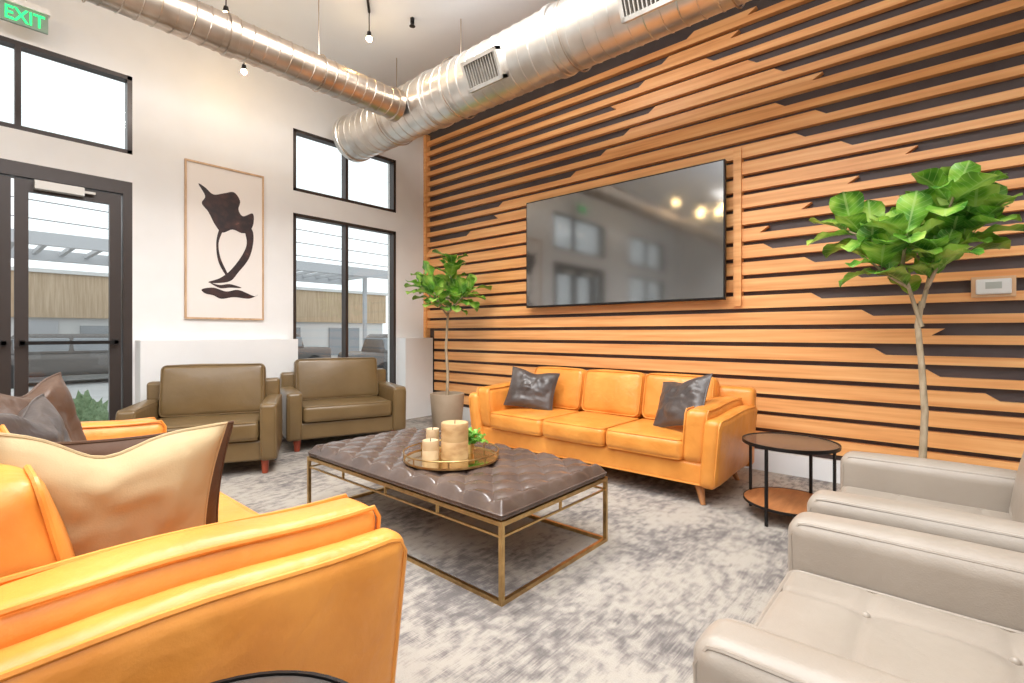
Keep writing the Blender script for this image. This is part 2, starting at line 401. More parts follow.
# ------------------------------------------------------------ ducts
def duct(name,p0,p1,r,label,mt,spacing=.16):
    p0=Vector(p0);p1=Vector(p1); L=(p1-p0).length; t=(p1-p0).normalized()
    e=empty(name,label,"air duct",tuple((p0+p1)/2))
    c=(p0+p1)/2; q0=p0-c;q1=p1-c
    b=MB(); up=Vector((0,0,1)); s=t.cross(up)
    n=48; vs=[];fs=[]
    for (pp,rr) in ((q0,r),(q1,r),(q1,r-.012),(q0,r-.012)):
        for i in range(n):
            a=2*pi*i/n; vs.append(pp+(s*math.cos(a)+up*math.sin(a))*rr)
    for a in range(4):
        for i in range(n):
            fs.append((a*n+i,a*n+(i+1)%n,((a+1)%4)*n+(i+1)%n,((a+1)%4)*n+i))
    b.add(vs,fs,0,True)
    turns=L/spacing; m=int(turns*28); pts=[]
    for i in range(m+1):
        f=i/m; a=2*pi*turns*f
        pts.append(q0+t*(L*f)+(s*math.cos(a)+up*math.sin(a))*(r+.001))
    b.tube(pts,.005,seg=5)
    b.make("duct_pipe",mt,parent=e)
    m=int(L/1.6)
    for i in range(m+1):
        f=.04+i*1.55
        if f>L-.04: break
        cp=q0+t*f; b=MB()
        vs=[];fs=[]
        for (dd,rr) in ((-.035,r+.002),(-.03,r+.014),(.03,r+.014),(.035,r+.002)):
            for j in range(n):
                a=2*pi*j/n; vs.append(cp+t*dd+(s*math.cos(a)+up*math.sin(a))*rr)
        for a in range(3):
            for j in range(n): fs.append((a*n+j,a*n+(j+1)%n,(a+1)*n+(j+1)%n,(a+1)*n+j))
        b.add(vs,fs,0,True)
        b.make("duct_collar",mt,parent=e)
    return e
bx,bz,br=3.32,3.60,.265
e=duct("spiral_duct",(bx,5.50,bz),(bx,-3.4,bz),br,"large galvanized spiral air duct with vent grilles hanging from ceiling",M_galv,.12)
cy=(5.50-3.4)/2
MB().lathe([(0,0),(br*.6,.01),(br-.01,.0),(br-.01,-.02)],seg=48,M=Matrix.Translation((0,5.46-cy,0))@Matrix.Rotation(-pi/2,4,'X')).make("end_cap",M_galv,parent=e)
for gy in (3.0,1.47,-.1,-1.7):
    th=math.radians(205)
    nrm=Vector((math.cos(th),0,math.sin(th))); up=Vector((math.sin(th),0,-math.cos(th)))
    if up.z<0: up=-up
    M=Matrix.Translation(Vector((0,gy-cy,0))+nrm*(br-.03))@Matrix(((0,up.x,nrm.x,0),(1,up.y,nrm.y,0),(0,up.z,nrm.z,0),(0,0,0,1)))
    w,h=.21,.125
    b=MB(); b.box(-w,w,-h,-h+.03,0,.07,M=M).box(-w,w,h-.03,h,0,.07,M=M).box(-w,-w+.03,-h,h,0,.07,M=M).box(w-.03,w,-h,h,0,.07,M=M)
    for i in range(12):
        xx=-w+.045+i*(2*w-.09)/11; b.box(xx-.004,xx+.004,-h+.03,h-.03,.035,.062,M=M)
    b.make("vent_grille",M_galv,parent=e)
    MB().box(-w+.03,w-.03,-h+.03,h-.03,.02,.03,M=M).make("vent_backing",M_grille,parent=e)
for gy in (4.6,3.55,2.2,1.0,-.6,-2.2):
    b=MB(); n=40; pts=[(math.cos(2*pi*i/n)*(br+.018),gy-cy,math.sin(2*pi*i/n)*(br+.018)) for i in range(n)]
    b.tube(pts,.006,closed=True,seg=5); b.cyl((0,gy-cy,br+.015),(0,gy-cy,H-bz),.006,seg=6)
    b.make("hanger_rod",M_galvd,parent=e)
e=duct("spiral_duct",(bx-br-.004,4.21,3.53),(-4.9,4.21,3.53),.145,"slim bronze-toned spiral duct branching into larger duct",M_galvd,.10)
cx=(bx-br-.004-4.9)/2
for gx in (2.2,.6,-1,-2.6):
    b=MB(); n=30; b.tube([(gx-cx,math.cos(2*pi*i/n)*.157,math.sin(2*pi*i/n)*.157) for i in range(n)],.005,closed=True,seg=5); b.cyl((gx-cx,0,.155),(gx-cx,0,H-3.53),.005,seg=6)
    b.make("hanger_rod",M_galvd,parent=e)

# ------------------------------------------------------------ spot lights on ceiling
def spot(loc):
    e=empty("ceiling_spotlight","small black ceiling spotlight glowing warm",'ceiling light',loc,group="ceiling spotlights")
    b=MB(); b.cyl((0,0,.026),(0,0,.075),.026,.018,seg=16).cyl((0,0,.075),(0,0,.28),.005,seg=8)
    b.make("lamp_housing",M_black,parent=e)
    MB().lathe([(0.0001,-.016),(.018,-.010),(.028,.006),(.026,.018),(.020,.027)],seg=18).make("lamp_bulb",M_bulb,parent=e)
    return e
s0=spot((2.66,4.12,4.0))
for p in [(1.96,5.25,3.80),(1.58,4.62,3.92),(-1.4,3.80,3.78),(-1.15,3.3,3.7),(-1.9,3.5,3.9),(-.9,4.7,3.8),(-1.7,4.7,3.72),(-.85,3.3,3.55),(-.5,4.0,3.8),(-1.0,3.7,3.6),(-1.6,3.3,3.75)]:
    dup(s0,p,0)
b=MB(); b.cyl((2.66,4.12,4.265),(1.5,2.6,4.265),.012,seg=8); b.make("light_track",M_black,label="thin black lighting track under the ceiling",category="light track")
b=MB(); b.cyl((3.0,3.9,H-.05),(3.0,3.9,H),.02,seg=12).cyl((3.0,3.9,H-.08),(3.0,3.9,H-.05),.03,.01,seg=12)
b.make("fire_sprinkler",M_black,label="small dark ceiling fire sprinkler head",category="sprinkler")

# exit sign
e=empty("exit_sign","green illuminated EXIT sign hanging from ceiling",'exit sign',(.425,5.62,3.69))
b=MB(); b.box(-.14,.14,-.012,.012,0,.15); b.make("sign_panel",M_exitp,parent=e)
b=MB(); b.box(-.15,.15,-.03,.03,.15,.20); b.cyl((0,0,.20),(0,0,H-3.69),.015,seg=10); b.box(-.1,.1,-.05,.05,H-3.69-.03,H-3.69); b.make("sign_housing",M_white,parent=e)
cu=bpy.data.curves.new("t",'FONT'); cu.body="EXIT"; cu.size=.15; cu.extrude=.004; cu.offset=.0015; cu.align_x='CENTER'
to=bpy.data.objects.new("t",cu); COL.objects.link(to)
dg=bpy.context.evaluated_depsgraph_get(); me=bpy.data.meshes.new_from_object(to.evaluated_get(dg)); bpy.data.objects.remove(to)
lo=bpy.data.objects.new("sign_lettering",me); COL.objects.link(lo); me.materials.clear(); me.materials.append(M_exitg)
lo.parent=e; lo.rotation_euler=(pi/2,0,0); lo.location=(0,-.016,.022); lo.scale=(.78,1,1)

# ------------------------------------------------------------ artwork
e=empty("framed_artwork","framed abstract dark ink brush artwork on white paper",'wall art',(1.98,5.8,1.345))
W,Hh=.386,1.625
b=MB(); b.box(-W,W,-.03,-.001,0,.018).box(-W,W,-.03,-.001,Hh-.018,Hh).box(-W,-W+.016,-.03,-.001,.018,Hh-.018).box(W-.016,W,-.03,-.001,.018,Hh-.018)
b.make("picture_frame",M_framew,parent=e)
MB().box(-W+.015,W-.015,-.015,-.004,.017,Hh-.017).make("art_print",M_paper,parent=e)
def blob(b,pts,y):
    n=len(pts); out=[]
    for i in range(n):
        p0,p1,p2,p3=[Vector(pts[(i+k-1)%n]) for k in range(4)]
        for s in range(5):
            t=s/5
            out.append(.5*((2*p1)+(p2-p0)*t+(2*p0-5*p1+4*p2-p3)*t*t+(3*p1-p0-3*p2+p3)*t**3))
    vs=[(-W+p.x*2*W,y,p.y*Hh) for p in out]
    b.add(vs,[tuple(range(len(vs)))],0,False)
b=MB()
blob(b,[(.16,.86),(.24,.845),(.34,.81),(.47,.83),(.60,.85),(.68,.80),(.66,.74),(.72,.70),(.85,.73),(.86,.66),(.80,.60),(.70,.585),(.58,.60),(.45,.57),(.36,.615),(.28,.69),(.20,.74),(.24,.79)],-.0158)
blob(b,[(.74,.62),(.84,.62),(.86,.54),(.80,.42),(.66,.32),(.55,.255),(.36,.235),(.28,.24),(.42,.27),(.56,.33),(.70,.43),(.77,.52)],-.0161)
blob(b,[(.42,.60),(.46,.59),(.405,.50),(.43,.40),(.53,.29),(.50,.287),(.40,.38),(.375,.50)],-.0164)
blob(b,[(.20,.19),(.34,.205),(.50,.185),(.66,.20),(.86,.165),(.92,.175),(.80,.145),(.60,.15),(.44,.135),(.34,.155),(.24,.165)],-.0167)
blob(b,[(.30,.235),(.42,.225),(.55,.235),(.70,.215),(.55,.212),(.42,.205)],-.0169)
b.make("ink_drawing",M_ink,parent=e)

# ------------------------------------------------------------ furniture
def loopxy(x0,x1,y0,y1,z,r=.03,n=4,fz=None):
    pts=[]
    for (cx,cy,a0) in ((x1-r,y1-r,0),(x0+r,y1-r,pi/2),(x0+r,y0+r,pi),(x1-r,y0+r,3*pi/2)):
        for i in range(n+1):
            a=a0+pi/2*i/n; pts.append((cx+r*math.cos(a),cy+r*math.sin(a),z))
    return pts
def wrinkle(amp,sc,seed=0):
    def f(p):
        d=noise.noise_vector(Vector((p[0]*sc+seed,p[1]*sc,p[2]*sc)))
        return Vector(p)+d*amp
    return f

def sofa(L,D,leatherm,loc,rotz,label):
    e=empty("sofa",label,"sofa",loc,rotz,group="tan leather sofas")
    hl=L/2; hd=D/2
    b=MB(); b.rbox(-hl+.10,hl-.10,-hd+.035,hd-.04,.13,.30,.03,inner=4)
    b.tube(loopxy(-hl+.1,hl-.1,-hd+.033,hd-.04,.145),.007,closed=True,seg=6); b.make("sofa_base",leatherm,parent=e)
    def lean(p):
        return (p[0],p[1]+max(0,(p[2]-.3))*.13-.02,p[2])
    b=MB(); b.rbox(-hl+.02,hl-.02,hd-.15,hd-.03,.14,.76,.04,(0,.01,0),inner=6,fn=lean)
    b.make("backrest",leatherm,parent=e)
    pw=.27
    for sgn in (-1,1):
        def flare(p,s=sgn):
            k=max(0,p[2]-.14)
            f=(p[1]+hd)/D
            return (p[0]+s*k*.10-s*.045,p[1]-k*.05*(1-f),p[2]+.02*f+.006*math.sin(p[1]*9+1))
        x0,x1=(hl-.12,hl) if sgn>0 else (-hl,-hl+.12)
        b=MB(); b.rbox(x0,x1,-hd,hd-.03,.13,.612,.045,(.015,.01,.01),seg=4,inner=7,fn=flare)
        xa=x1-.012 if sgn>0 else x0+.012
        pts=[(xa,-hd+.02,.17)]+[(xa,-hd+.008,.2+.36*i/5) for i in range(6)]+[(xa,-hd+.03,.595)]+[(xa,-hd+.06+(D-.16)*i/9,.604) for i in range(10)]
        b.tube([flare(p) for p in pts],.007,seg=6)
        b.make("armrest",leatherm,parent=e)
        x0,x1=(hl-pw,hl-.095) if sgn>0 else (-hl+.095,-hl+pw)
        b=MB(); b.rbox(x0,x1,-hd+.03,hd-.10,.29,.668,.05,(.012,.008,.015),seg=4,inner=7,fn=lambda p:flare(wrinkle(.005,5,2)(p)))
        yy=[(-hd+.055+(D-.21)*i/9) for i in range(10)]
        for xx in (x0+.012,x1-.012):
            b.tube([flare((xx,-hd+.034,.32)),flare((xx,-hd+.034,.5)),flare((xx,-hd+.036,.636))]+[flare((xx,y,.666)) for y in yy],.0065,seg=6)
        b.make("arm_cushion",leatherm,parent=e)
    iw=(L-2*pw)/3
    for i in range(3):
        x0=-hl+pw+iw*i+.005; x1=x0+iw-.010
        b=MB(); b.rbox(x0,x1,-hd-.012,hd-.27,.295,.450,.045,(.004,.012,.018),seg=4,inner=8,fn=wrinkle(.005,4,i*3))
        b.tube(loopxy(x0+.012,x1-.012,-hd+.0,hd-.28,.441,.04),.0065,closed=True,seg=6)
        b.tube(loopxy(x0+.012,x1-.012,-hd+.0,hd-.28,.308,.04),.0065,closed=True,seg=6)
        b.make("seat_cushion",leatherm,parent=e)
        T=Matrix.Translation((0,hd-.29,.445))@Matrix.Rotation(math.radians(-13),4,'X')
        b=MB(); b.rbox(x0+.002,x1-.002,-.03,.13,.0,.41,.055,(.004,.032,.014),seg=4,inner=8,M=T,fn=wrinkle(.006,4,i*5+1))
        pts=[]
        for p in loopxy(x0+.014,x1-.014,.012,.40,0,.05): pts.append((p[0],-.022,p[1]))
        b.tube(pts,.0065,closed=True,seg=6,M=T)
        b.make("back_cushion",leatherm,parent=e)
    for sx in (-1,1):
        for sy in (-1,1):
            x=sx*(hl-.20); y=sy*(hd-.13)
            b=MB(); b.cyl((x,y,.135),(x+sx*.05,y+sy*.06,0),.036,.016,seg=14); b.make("leg",M_legwood,parent=e)
    return e
SL,SD=2.42,.92
s1=sofa(SL,SD,M_orange,(3.86,2.31,0),-pi/2,"long tan-orange leather three-seat sofa beneath the television")
s2=dup(s1,(.36,2.31,0),pi/2,"tan-orange leather sofa piled with throw pillows facing the coffee table")
s2.scale=(1,1,1.07)

def armchair(Wd,D,leatherm,loc,rotz,label,group,legm,tuft=False,at=.155,bh=.74,ch=.45,ar=.03):
    e=empty("armchair",label,"armchair",loc,rotz,group=group)
    hw=Wd/2; hd=D/2
    b=MB(); b.rbox(-hw+at-.02,hw-at+.02,-hd+.03,hd-.03,.12,.29,.02,inner=4); b.make("chair_base",leatherm,parent=e)
    for s in (-1,1):
        x0,x1=(hw-at,hw) if s>0 else (-hw,-hw+at)
        def fn(p): 
            k=(p[2]-.12)
            return (p[0],p[1]-k*.04*(1 if p[1]<0 else 0),p[2])
        b=MB(); b.rbox(x0,x1,-hd,hd-.02,.12,.60,ar,(.008,.012,.014),seg=4,inner=6,fn=fn)
        for xx in (x0+.010,x1-.010):
            pts=[(xx,-hd+.012,.14)]+[(xx,-hd+.004,.17+.38*i/5) for i in range(6)]+[(xx,-hd+.03,.592)]+[(xx,-hd+.06+(D-.12)*i/9,.596) for i in range(10)]
            if ar<.04: b.tube([fn(p) for p in pts],.006,seg=6)
            else: 
                s2_=.008 if xx<(x0+x1)/2 else -.008
                b.tube([fn((p[0]+s2_,p[1]+.006,p[2]-.006)) for p in pts],.006,seg=6)
        b.make("armrest",leatherm,parent=e)
    b=MB(); b.rbox(-hw+.02,hw-.02,hd-.14,hd,.12,bh,.03,(0,.008,0),inner=5); b.make("backrest",leatherm,parent=e)
    x0,x1=-hw+at+.006,hw-at-.006; y0,y1=-hd-.005,hd-.24
    b=MB()
    def sf(p):
        p=wrinkle(.003,4,3)(p)
        if tuft and p[2]>.42:
            for bxx in (-.16,.16):
                for byy in (-.22,.06):
                    d=math.hypot(p[0]-bxx,p[1]-byy)
                    p=Vector((p[0],p[1],p[2]-.010*math.exp(-(d/.05)**2)))
            for byy in (-.22,.06): p=Vector((p[0],p[1],p[2]-.006*math.exp(-((p[1]-byy)/.012)**2)))
            for bxx in (-.16,.16): p=Vector((p[0],p[1],p[2]-.006*math.exp(-((p[0]-bxx)/.012)**2)))
        return p
    b.rbox(x0,x1,y0,y1,.295,.455,.035,(.003,.010,.012),seg=4,inner=48 if tuft else 8,fn=sf)
    b.tube(loopxy(x0+.01,x1-.01,y0+.008,y1-.01,.446,.03),.006,closed=True,seg=6)
    b.tube(loopxy(x0+.01,x1-.01,y0+.008,y1-.01,.306,.03),.006,closed=True,seg=6)
    if tuft:
        for bxx in (-.16,.16):
            for byy in (-.22,.06): b.lathe([(.0001,.006),(.006,.005),(.010,-.001),(.010,-.01)],c=(bxx,byy,.450),seg=14)
    b.make("seat_cushion",leatherm,parent=e)
    T=Matrix.Translation((0,hd-.26,.46))@Matrix.Rotation(math.radians(-11),4,'X')
    b=MB(); b.rbox(x0,x1,-.03,.13,-.01,ch,.045,(.004,.025,.010),seg=4,inner=8,M=T,fn=wrinkle(.005,4,9))
    b.tube([(p[0],-.022,p[1]) for p in loopxy(x0+.012,x1-.012,.0,ch-.01,0,.04)],.006,closed=True,seg=6,M=T)
    b.make("back_cushion",leatherm,parent=e)
    for sx in (-1,1):
        for sy in (-1,1):
            x=sx*(hw-.10); y=sy*(hd-.09)
            b=MB(); b.cyl((x,y,.125),(x,y,0),.034,.024,seg=12); b.make("leg",legm,parent=e)
    return e
def ctr(front_mid,th,D):
    return (front_mid[0]-math.sin(th)*D/2, front_mid[1]+math.cos(th)*D/2, 0)
CW,CD=1.12,.80
thA=math.radians(-27); thB=math.radians(-18)
cA=armchair(CW,CD,M_olive,ctr((1.355,4.51),thA,CD),thA,"olive-brown leather club armchair in front of white ledge","olive leather armchairs",M_redwood,at=.135,bh=.76,ch=.46)
cB=dup(cA,ctr((2.79,4.68),thB,CD),thB,"olive-brown leather club armchair beside the tall window")
cB.scale=(1.09,1,1)
cD=armchair(.98,.86,M_taupe,(2.58,-.07,0),pi,"taupe leather armchair beside the side table","taupe leather armchairs",M_redwood,True,ar=.05)
cE=dup(cD,(1.45,-.07,0),pi,"taupe leather armchair with button-tufted seat")

# pillows
def pillow(Wd,Hd,T,m,loc,R,label,chop=.0,seed=0,welt=True,group=None,cw=.40,cx=0,cn=.08):
    n=28; vs=[];fs=[]
    def P(a,b_,side):
        w=((1-abs(a)**2.6)*(1-abs(b_)**2.6)); w=max(w,0)**.5
        x=a*Wd/2*(1-cn*(1-b_*b_)); y=b_*Hd/2*(1-cn*(1-a*a))
        y-=chop*math.exp(-((a-cx)/cw)**2)*max(0,(b_+.3)/1.3)**1.5
        z=side*T/2*w
        nn=noise.noise(Vector((a*1.8+seed,b_*1.8,side*.7)))*.03+noise.noise(Vector((a*5+seed,b_*4,side)))*.012
        z+=nn*w
        return (x,y,z)
    for side in (1,-1):
        o=len(vs)
        for i in range(n+1):
            for j in range(n+1): vs.append(P(-1+2*i/n,-1+2*j/n,side))
        for i in range(n):
            for j in range(n):
                q=[o+i*(n+1)+j,o+(i+1)*(n+1)+j,o+(i+1)*(n+1)+j+1,o+i*(n+1)+j+1]
                fs.append(q if side>0 else q[::-1])
    b=MB(); b.add(vs,fs)
    if welt:
        pts=[]
        N=16
        for i in range(N): pts.append(P(-1+2*i/N,-1,0))
        for i in range(N): pts.append(P(1,-1+2*i/N,0))
        for i in range(N): pts.append(P(1-2*i/N,1,0))
        for i in range(N): pts.append(P(-1,1-2*i/N,0))
        b.tube(pts,.005,closed=True,seg=6)
    o=b.make("throw_pillow",m,label=label,category="pillow",group=group)
    o.matrix_world=Matrix.Translation(loc)@R
    return o
def ori(yaw,lean,roll=0):
    return Matrix.Rotation(math.radians(yaw),4,'Z')@Matrix.Rotation(math.radians(90-lean),4,'X')@Matrix.Rotation(math.radians(roll),4,'Z')
G="throw pillows on the sofas"
pillow(.48,.45,.20,M_pilcream,(.285,1.62,.735),ori(-2,-8,-5),"sand-beige throw pillow with piped edge on tan sofa",chop=.055,seed=1,group=G,cw=.38,cx=-.15,cn=.10)
pillow(.52,.44,.12,M_pilbrown,(.375,1.83,.690),ori(6,-10,-2),"dark brown throw pillow tucked behind beige pillow",chop=.0,seed=4,group=G)
pillow(.50,.48,.16,M_piltaupe,(.25,2.88,.765),ori(50,14,4),"dark brown leather throw pillow leaning on sofa back",chop=.05,seed=7,group=G)
pillow(.50,.46,.15,M_pildark,(.22,2.46,.735),ori(66,18,0),"charcoal leather throw pillow leaning on sofa back",chop=.05,seed=9,group=G)
pillow(.48,.40,.14,M_pildark,(3.77,3.02,.65),ori(-62,24,-8),"charcoal leather throw pillow on tan sofa",chop=.03,seed=12,group=G)
pillow(.50,.41,.14,M_pildark,(3.70,1.50,.67),ori(-118,28,14),"charcoal leather throw pillow against sofa armrest",chop=.03,seed=15,group=G)

# ------------------------------------------------------------ coffee table
TX,TY=2.055,2.335; tw,tl=.455,.885
e=empty("coffee_table","dark brown tufted leather ottoman coffee table with brass frame",'coffee table',(TX,TY,0))
b=MB(); s=.010
for sx in (-1,1):
    for sy in (-1,1):
        x=sx*(tw-s); y=sy*(tl-s); b.box(x-s,x+s,y-s,y+s,0,.37)
for z in (.0,.348):
    for sx in (-1,1):
        x=sx*(tw-s); b.box(x-s,x+s,-tl+2*s,tl-2*s,z,z+.02)
    for sy in (-1,1):
        y=sy*(tl-s); b.box(-tw+2*s,tw-2*s,y-s,y+s,z,z+.02)
b.make("table_frame",M_gold,parent=e)
b=MB()
for sx in (-1,1):
    x=sx*(tw-s); b.box(x-.005,x+.005,-tl+2*s,tl-2*s,.295,.305)
    for k in (-.5,0,.5): b.box(x-.006,x+.006,tl*k-.006,tl*k+.006,.30,.35)
for sy in (-1,1):
    y=sy*(tl-s); b.box(-tw+2*s,tw-2*s,y-.005,y+.005,.295,.305); b.box(-.006,.006,y-.006,y+.006,.30,.35)
b.make("lower_rail",M_gold,parent=e)
nx,ny=130,250; vs=[];fs=[]
px,py=.1005,.0985
hx,hy=tw-.004,tl-.004
def tuftz(x,y):
    u=x/px; v=y/py
    a=(u+v)/2; c=(u-v)/2
    fa=abs(a-round(a))*2; fc=abs(c-round(c))*2
    cre=min(fa,fc)
    but=math.hypot(fa,fc)
    z=.013*(min(1,cre*1.5)**.5)+.017*min(1,but*1.15)**.65
    ex=min(1,(hx-abs(x))/.045); ey=min(1,(hy-abs(y))/.045)
    ed=max(0,min(ex,ey))
    return z*ed + .028*math.sin(ed*pi/2)-.028
for i in range(nx+1):
    for j in range(ny+1):
        x=-hx+2*hx*i/nx; y=-hy+2*hy*j/ny
        vs.append((x,y,.423+tuftz(x,y)))
for i in range(nx):
    for j in range(ny):
        fs.append((i*(ny+1)+j,(i+1)*(ny+1)+j,(i+1)*(ny+1)+j+1,i*(ny+1)+j+1))
b=MB(); b.add(vs,fs)
b.rbox(-hx,hx,-hy,hy,.369,.398,.012,inner=3)
b.tube(loopxy(-hx,hx,-hy,hy,.395,.01),.005,closed=True,seg=6)
for i in range(-5,6):
    for j in range(-10,11):
        if (i+j)%2==0 and abs(i*px)<hx-.03 and abs(j*py)<hy-.03:
            b.lathe([(.0001,.006),(.006,.005),(.010,0),(.009,-.006)],c=(i*px,j*py,.426),seg=8)
b.make("tufted_top",M_brownL,parent=e)
TZ=.4535
e=empty("serving_tray","round mirrored brass serving tray with raised rail on coffee table",'tray',(1.98,2.20,TZ))
b=MB(); b.lathe([(.0001,.0),(.275,.0),(.28,.004),(.28,.014),(.272,.014),(.27,.007)],seg=56); b.make("tray_base",M_gold,parent=e)
MB().lathe([(.0001,.0075),(.271,.0075)],seg=56).make("tray_mirror",M_traymir,parent=e)
b=MB(); n=56
b.tube([(.28*math.cos(2*pi*i/n),.28*math.sin(2*pi*i/n),.050) for i in range(n)],.0045,closed=True)
for i in range(8): 
    a=2*pi*i/8; b.cyl((.278*math.cos(a),.278*math.sin(a),.012),(.28*math.cos(a),.28*math.sin(a),.050),.004,seg=8)
b.make("tray_rail",M_gold,parent=e)
def candle(loc,r,h,label,m):
    e=empty("pillar_candle",label,"candle",loc,group="pillar candles on the tray")
    MB().lathe([(.0001,0),(r*.97,0),(r,.006),(r,h*.49),(r*.985,h*.5),(r,h*.51),(r,h-.006),(r*.97,h),(r*.5,h-.004),(.0001,h-.008)],seg=32).make("candle_body",m,parent=e)
    MB().cyl((0,0,h-.009),(.002,0,h+.012),.0025,seg=6).make("wick",M_wick,parent=e)
candle((1.98,2.17,TZ+.008),.080,.21,"tall round wood-toned pillar candle on brass tray",M_candle)
candle((1.87,2.26,TZ+.008),.048,.11,"short round cream pillar candle on brass tray",M_candle2)
candle((1.97,2.36,TZ+.008),.040,.15,"slim round cream pillar candle on brass tray",M_candle2)

def leaf(b,base,dirv,up,L,W,droop,fold=.15,mi=0):
    d=Vector(dirv).normalized(); upv=Vector(up); s=d.cross(upv)
    if s.length<1e-3: s=Vector((1,0,0))
    s.normalize(); n=s.cross(d).normalized()
    NL,NW=9,4; vs=[];uv=[];fs=[]
    p=Vector(base); st=L/NL; dd=d.copy()
    for i in range(NL+1):
        t=i/NL
        w=W/2*(max(t,0.0)**.60)*(max(0,1-t**4.5))**.5*1.25+.004
        if t>.99: w=.004
        for j in range(NW+1):
            a=-1+2*j/NW
            rip=.012*math.sin(t*14+a*2)*abs(a)
            q=p+s*(a*w)+n*(abs(a)*w*fold*2+rip)
            vs.append(q); uv.append((.5+a*.5,t))
        ang=-droop/NL
        R=Matrix.Rotation(ang,3,s) 
        dd=R@dd; n=R@n
        p=p+dd*st
    for i in range(NL):
        for j in range(NW):
            fs.append((i*(NW+1)+j,i*(NW+1)+j+1,(i+1)*(NW+1)+j+1,(i+1)*(NW+1)+j))
    b.add(vs,fs,mi,True,None,uv)
def fig(loc,pot_r,pot_h,trunk,branches,nleaf,leafL,label,seed,xmax,ymax=99,potm=M_pot,wid=(.60,.74),dr=(.3,.9),lift=.3,zmax=99,zf=None):
    rnd=random.Random(seed)
    e=empty("fiddle_leaf_fig",label,"potted plant",loc)
    b=MB(); b.lathe([(.0001,0),(pot_r*.80,0),(pot_r*.84,.01),(pot_r,pot_h-.02),(pot_r,pot_h),(pot_r-.03,pot_h),(pot_r-.035,pot_h-.06)],seg=40); b.make("planter",potm,parent=e)
    b=MB(); b.lathe([(.0001,pot_h-.04),(pot_r*.5,pot_h-.045),(pot_r-.033,pot_h-.055)],seg=30); b.make("soil",M_soil,parent=e)
    b=MB(); b.tube(trunk[0],trunk[1],seg=10)
    for br in branches:
        n=len(br); b.tube(br,[.014-.008*i/(n-1) for i in range(n)],seg=7)
    b.make("trunk",M_trunk,parent=e)
    b=MB()
    for br in branches:
        pts=[Vector(p) for p in br]
        for k in range(nleaf):
            f=.3+.7*k/(nleaf-1); x=f*(len(pts)-1); i=min(int(x),len(pts)-2); u=x-i
            p=pts[i].lerp(pts[i+1],u); t=(pts[i+1]-pts[i]).normalized()
            a=k*2.4+rnd.uniform(-.3,.3)
            s=t.cross(Vector((0,0,1))); 
            if s.length<.1: s=Vector((1,0,0))
            s.normalize(); q=t.cross(s)
            out=(s*math.cos(a)+q*math.sin(a))
            d=(out*.9+t*(.25+.7*f)+Vector((0,0,lift))).normalized()
            L=leafL*rnd.uniform(.62,1.15)
            for tr in range(6):
                end=p+d*L*1.0
                if end.x+loc[0]>xmax: d=Vector((d.x-.5,d.y,d.z+.1)).normalized()
                elif end.y+loc[1]>ymax: d=Vector((d.x,d.y-.5,d.z+.1)).normalized()
                elif end.z>zmax: d=Vector((d.x*1.2,d.y*1.2,d.z-.45)).normalized()
                elif zf and end.z<zf(end.y): d=Vector((d.x,d.y*.7,d.z+.4)).normalized()
                else: break
            stem_=p+d*.03
            b.tube([p,stem_],.003,seg=5,caps=False)
            leaf(b,stem_,d,Vector((0,0,1)) if abs(d.z)<.9 else Vector((1,0,.2)),L,L*rnd.uniform(*wid),rnd.uniform(*dr))
    b.make("foliage",M_leaf,parent=e)
    return e
def branch(p0,d,L,curl=.3,n=5):
    p=Vector(p0); d=Vector(d).normalized(); out=[p.copy()]
    for i in range(n):
        d=(d+Vector((0,0,curl/n))).normalized(); p=p+d*L/n; out.append(p.copy())
    return out
tr=[(0,0,.40),(.01,0,.7),(-.01,.01,1.0),(.0,0,1.3),(.02,-.01,1.55),(.01,0,1.75)]
brs=[branch((.0,0,1.42),(-.8,-.3,.5),.42),branch((.0,0,1.5),(.3,-.9,.45),.40),branch((.01,0,1.55),(.5,.6,.7),.3),branch((.01,0,1.6),(-.5,.7,.7),.42),branch((.01,0,1.7),(.0,-.3,1),.40),branch((0,0,1.45),(-.2,-.9,.3),.42),branch((0,0,1.5),(-.7,.4,.5),.44)]
fig((4.16,4.70,0),.215,.44,(tr,[.02,.019,.017,.015,.014,.012]),brs,11,.25,"fiddle leaf fig in tan planter beside sofa",3,4.66,5.7,zmax=2.3,wid=(.68,.84))
tr=[(0,0,.29),(.02,-.015,.7),(-.015,.0,1.0),(.01,.02,1.25),(.0,.0,1.40)]
f1=branch((0,0,1.24),(-.10,.26,1),.66,.1); f2=branch((0,0,1.36),(.05,-.20,1),.62,.1)
brs=[f1,f2,branch(f1[2],(-.5,.7,.45),.30),branch(f1[4],(-.1,.9,.3),.28),branch(f2[2],(-.2,-.9,.7),.28),branch(f2[3],(-.3,-.9,.4),.28),branch(f2[4],(-.7,-.2,.4),.26),branch(f2[2],(.0,.5,.5),.22),branch(f1[3],(-.7,-.1,.4),.28),branch(f2[1],(-.6,-.3,.6),.24),branch(f2[4],(.1,.2,1),.15)]
fig((4.05,.09,0),.21,.33,(tr,[.022,.02,.018,.017,.015]),brs,9,.24,"tall fiddle leaf fig tree beside taupe armchair",21,4.66,wid=(.70,.88),dr=(.1,1.0),lift=.40,zmax=2.30,zf=lambda y:1.50 if y>-.12 else 1.70)

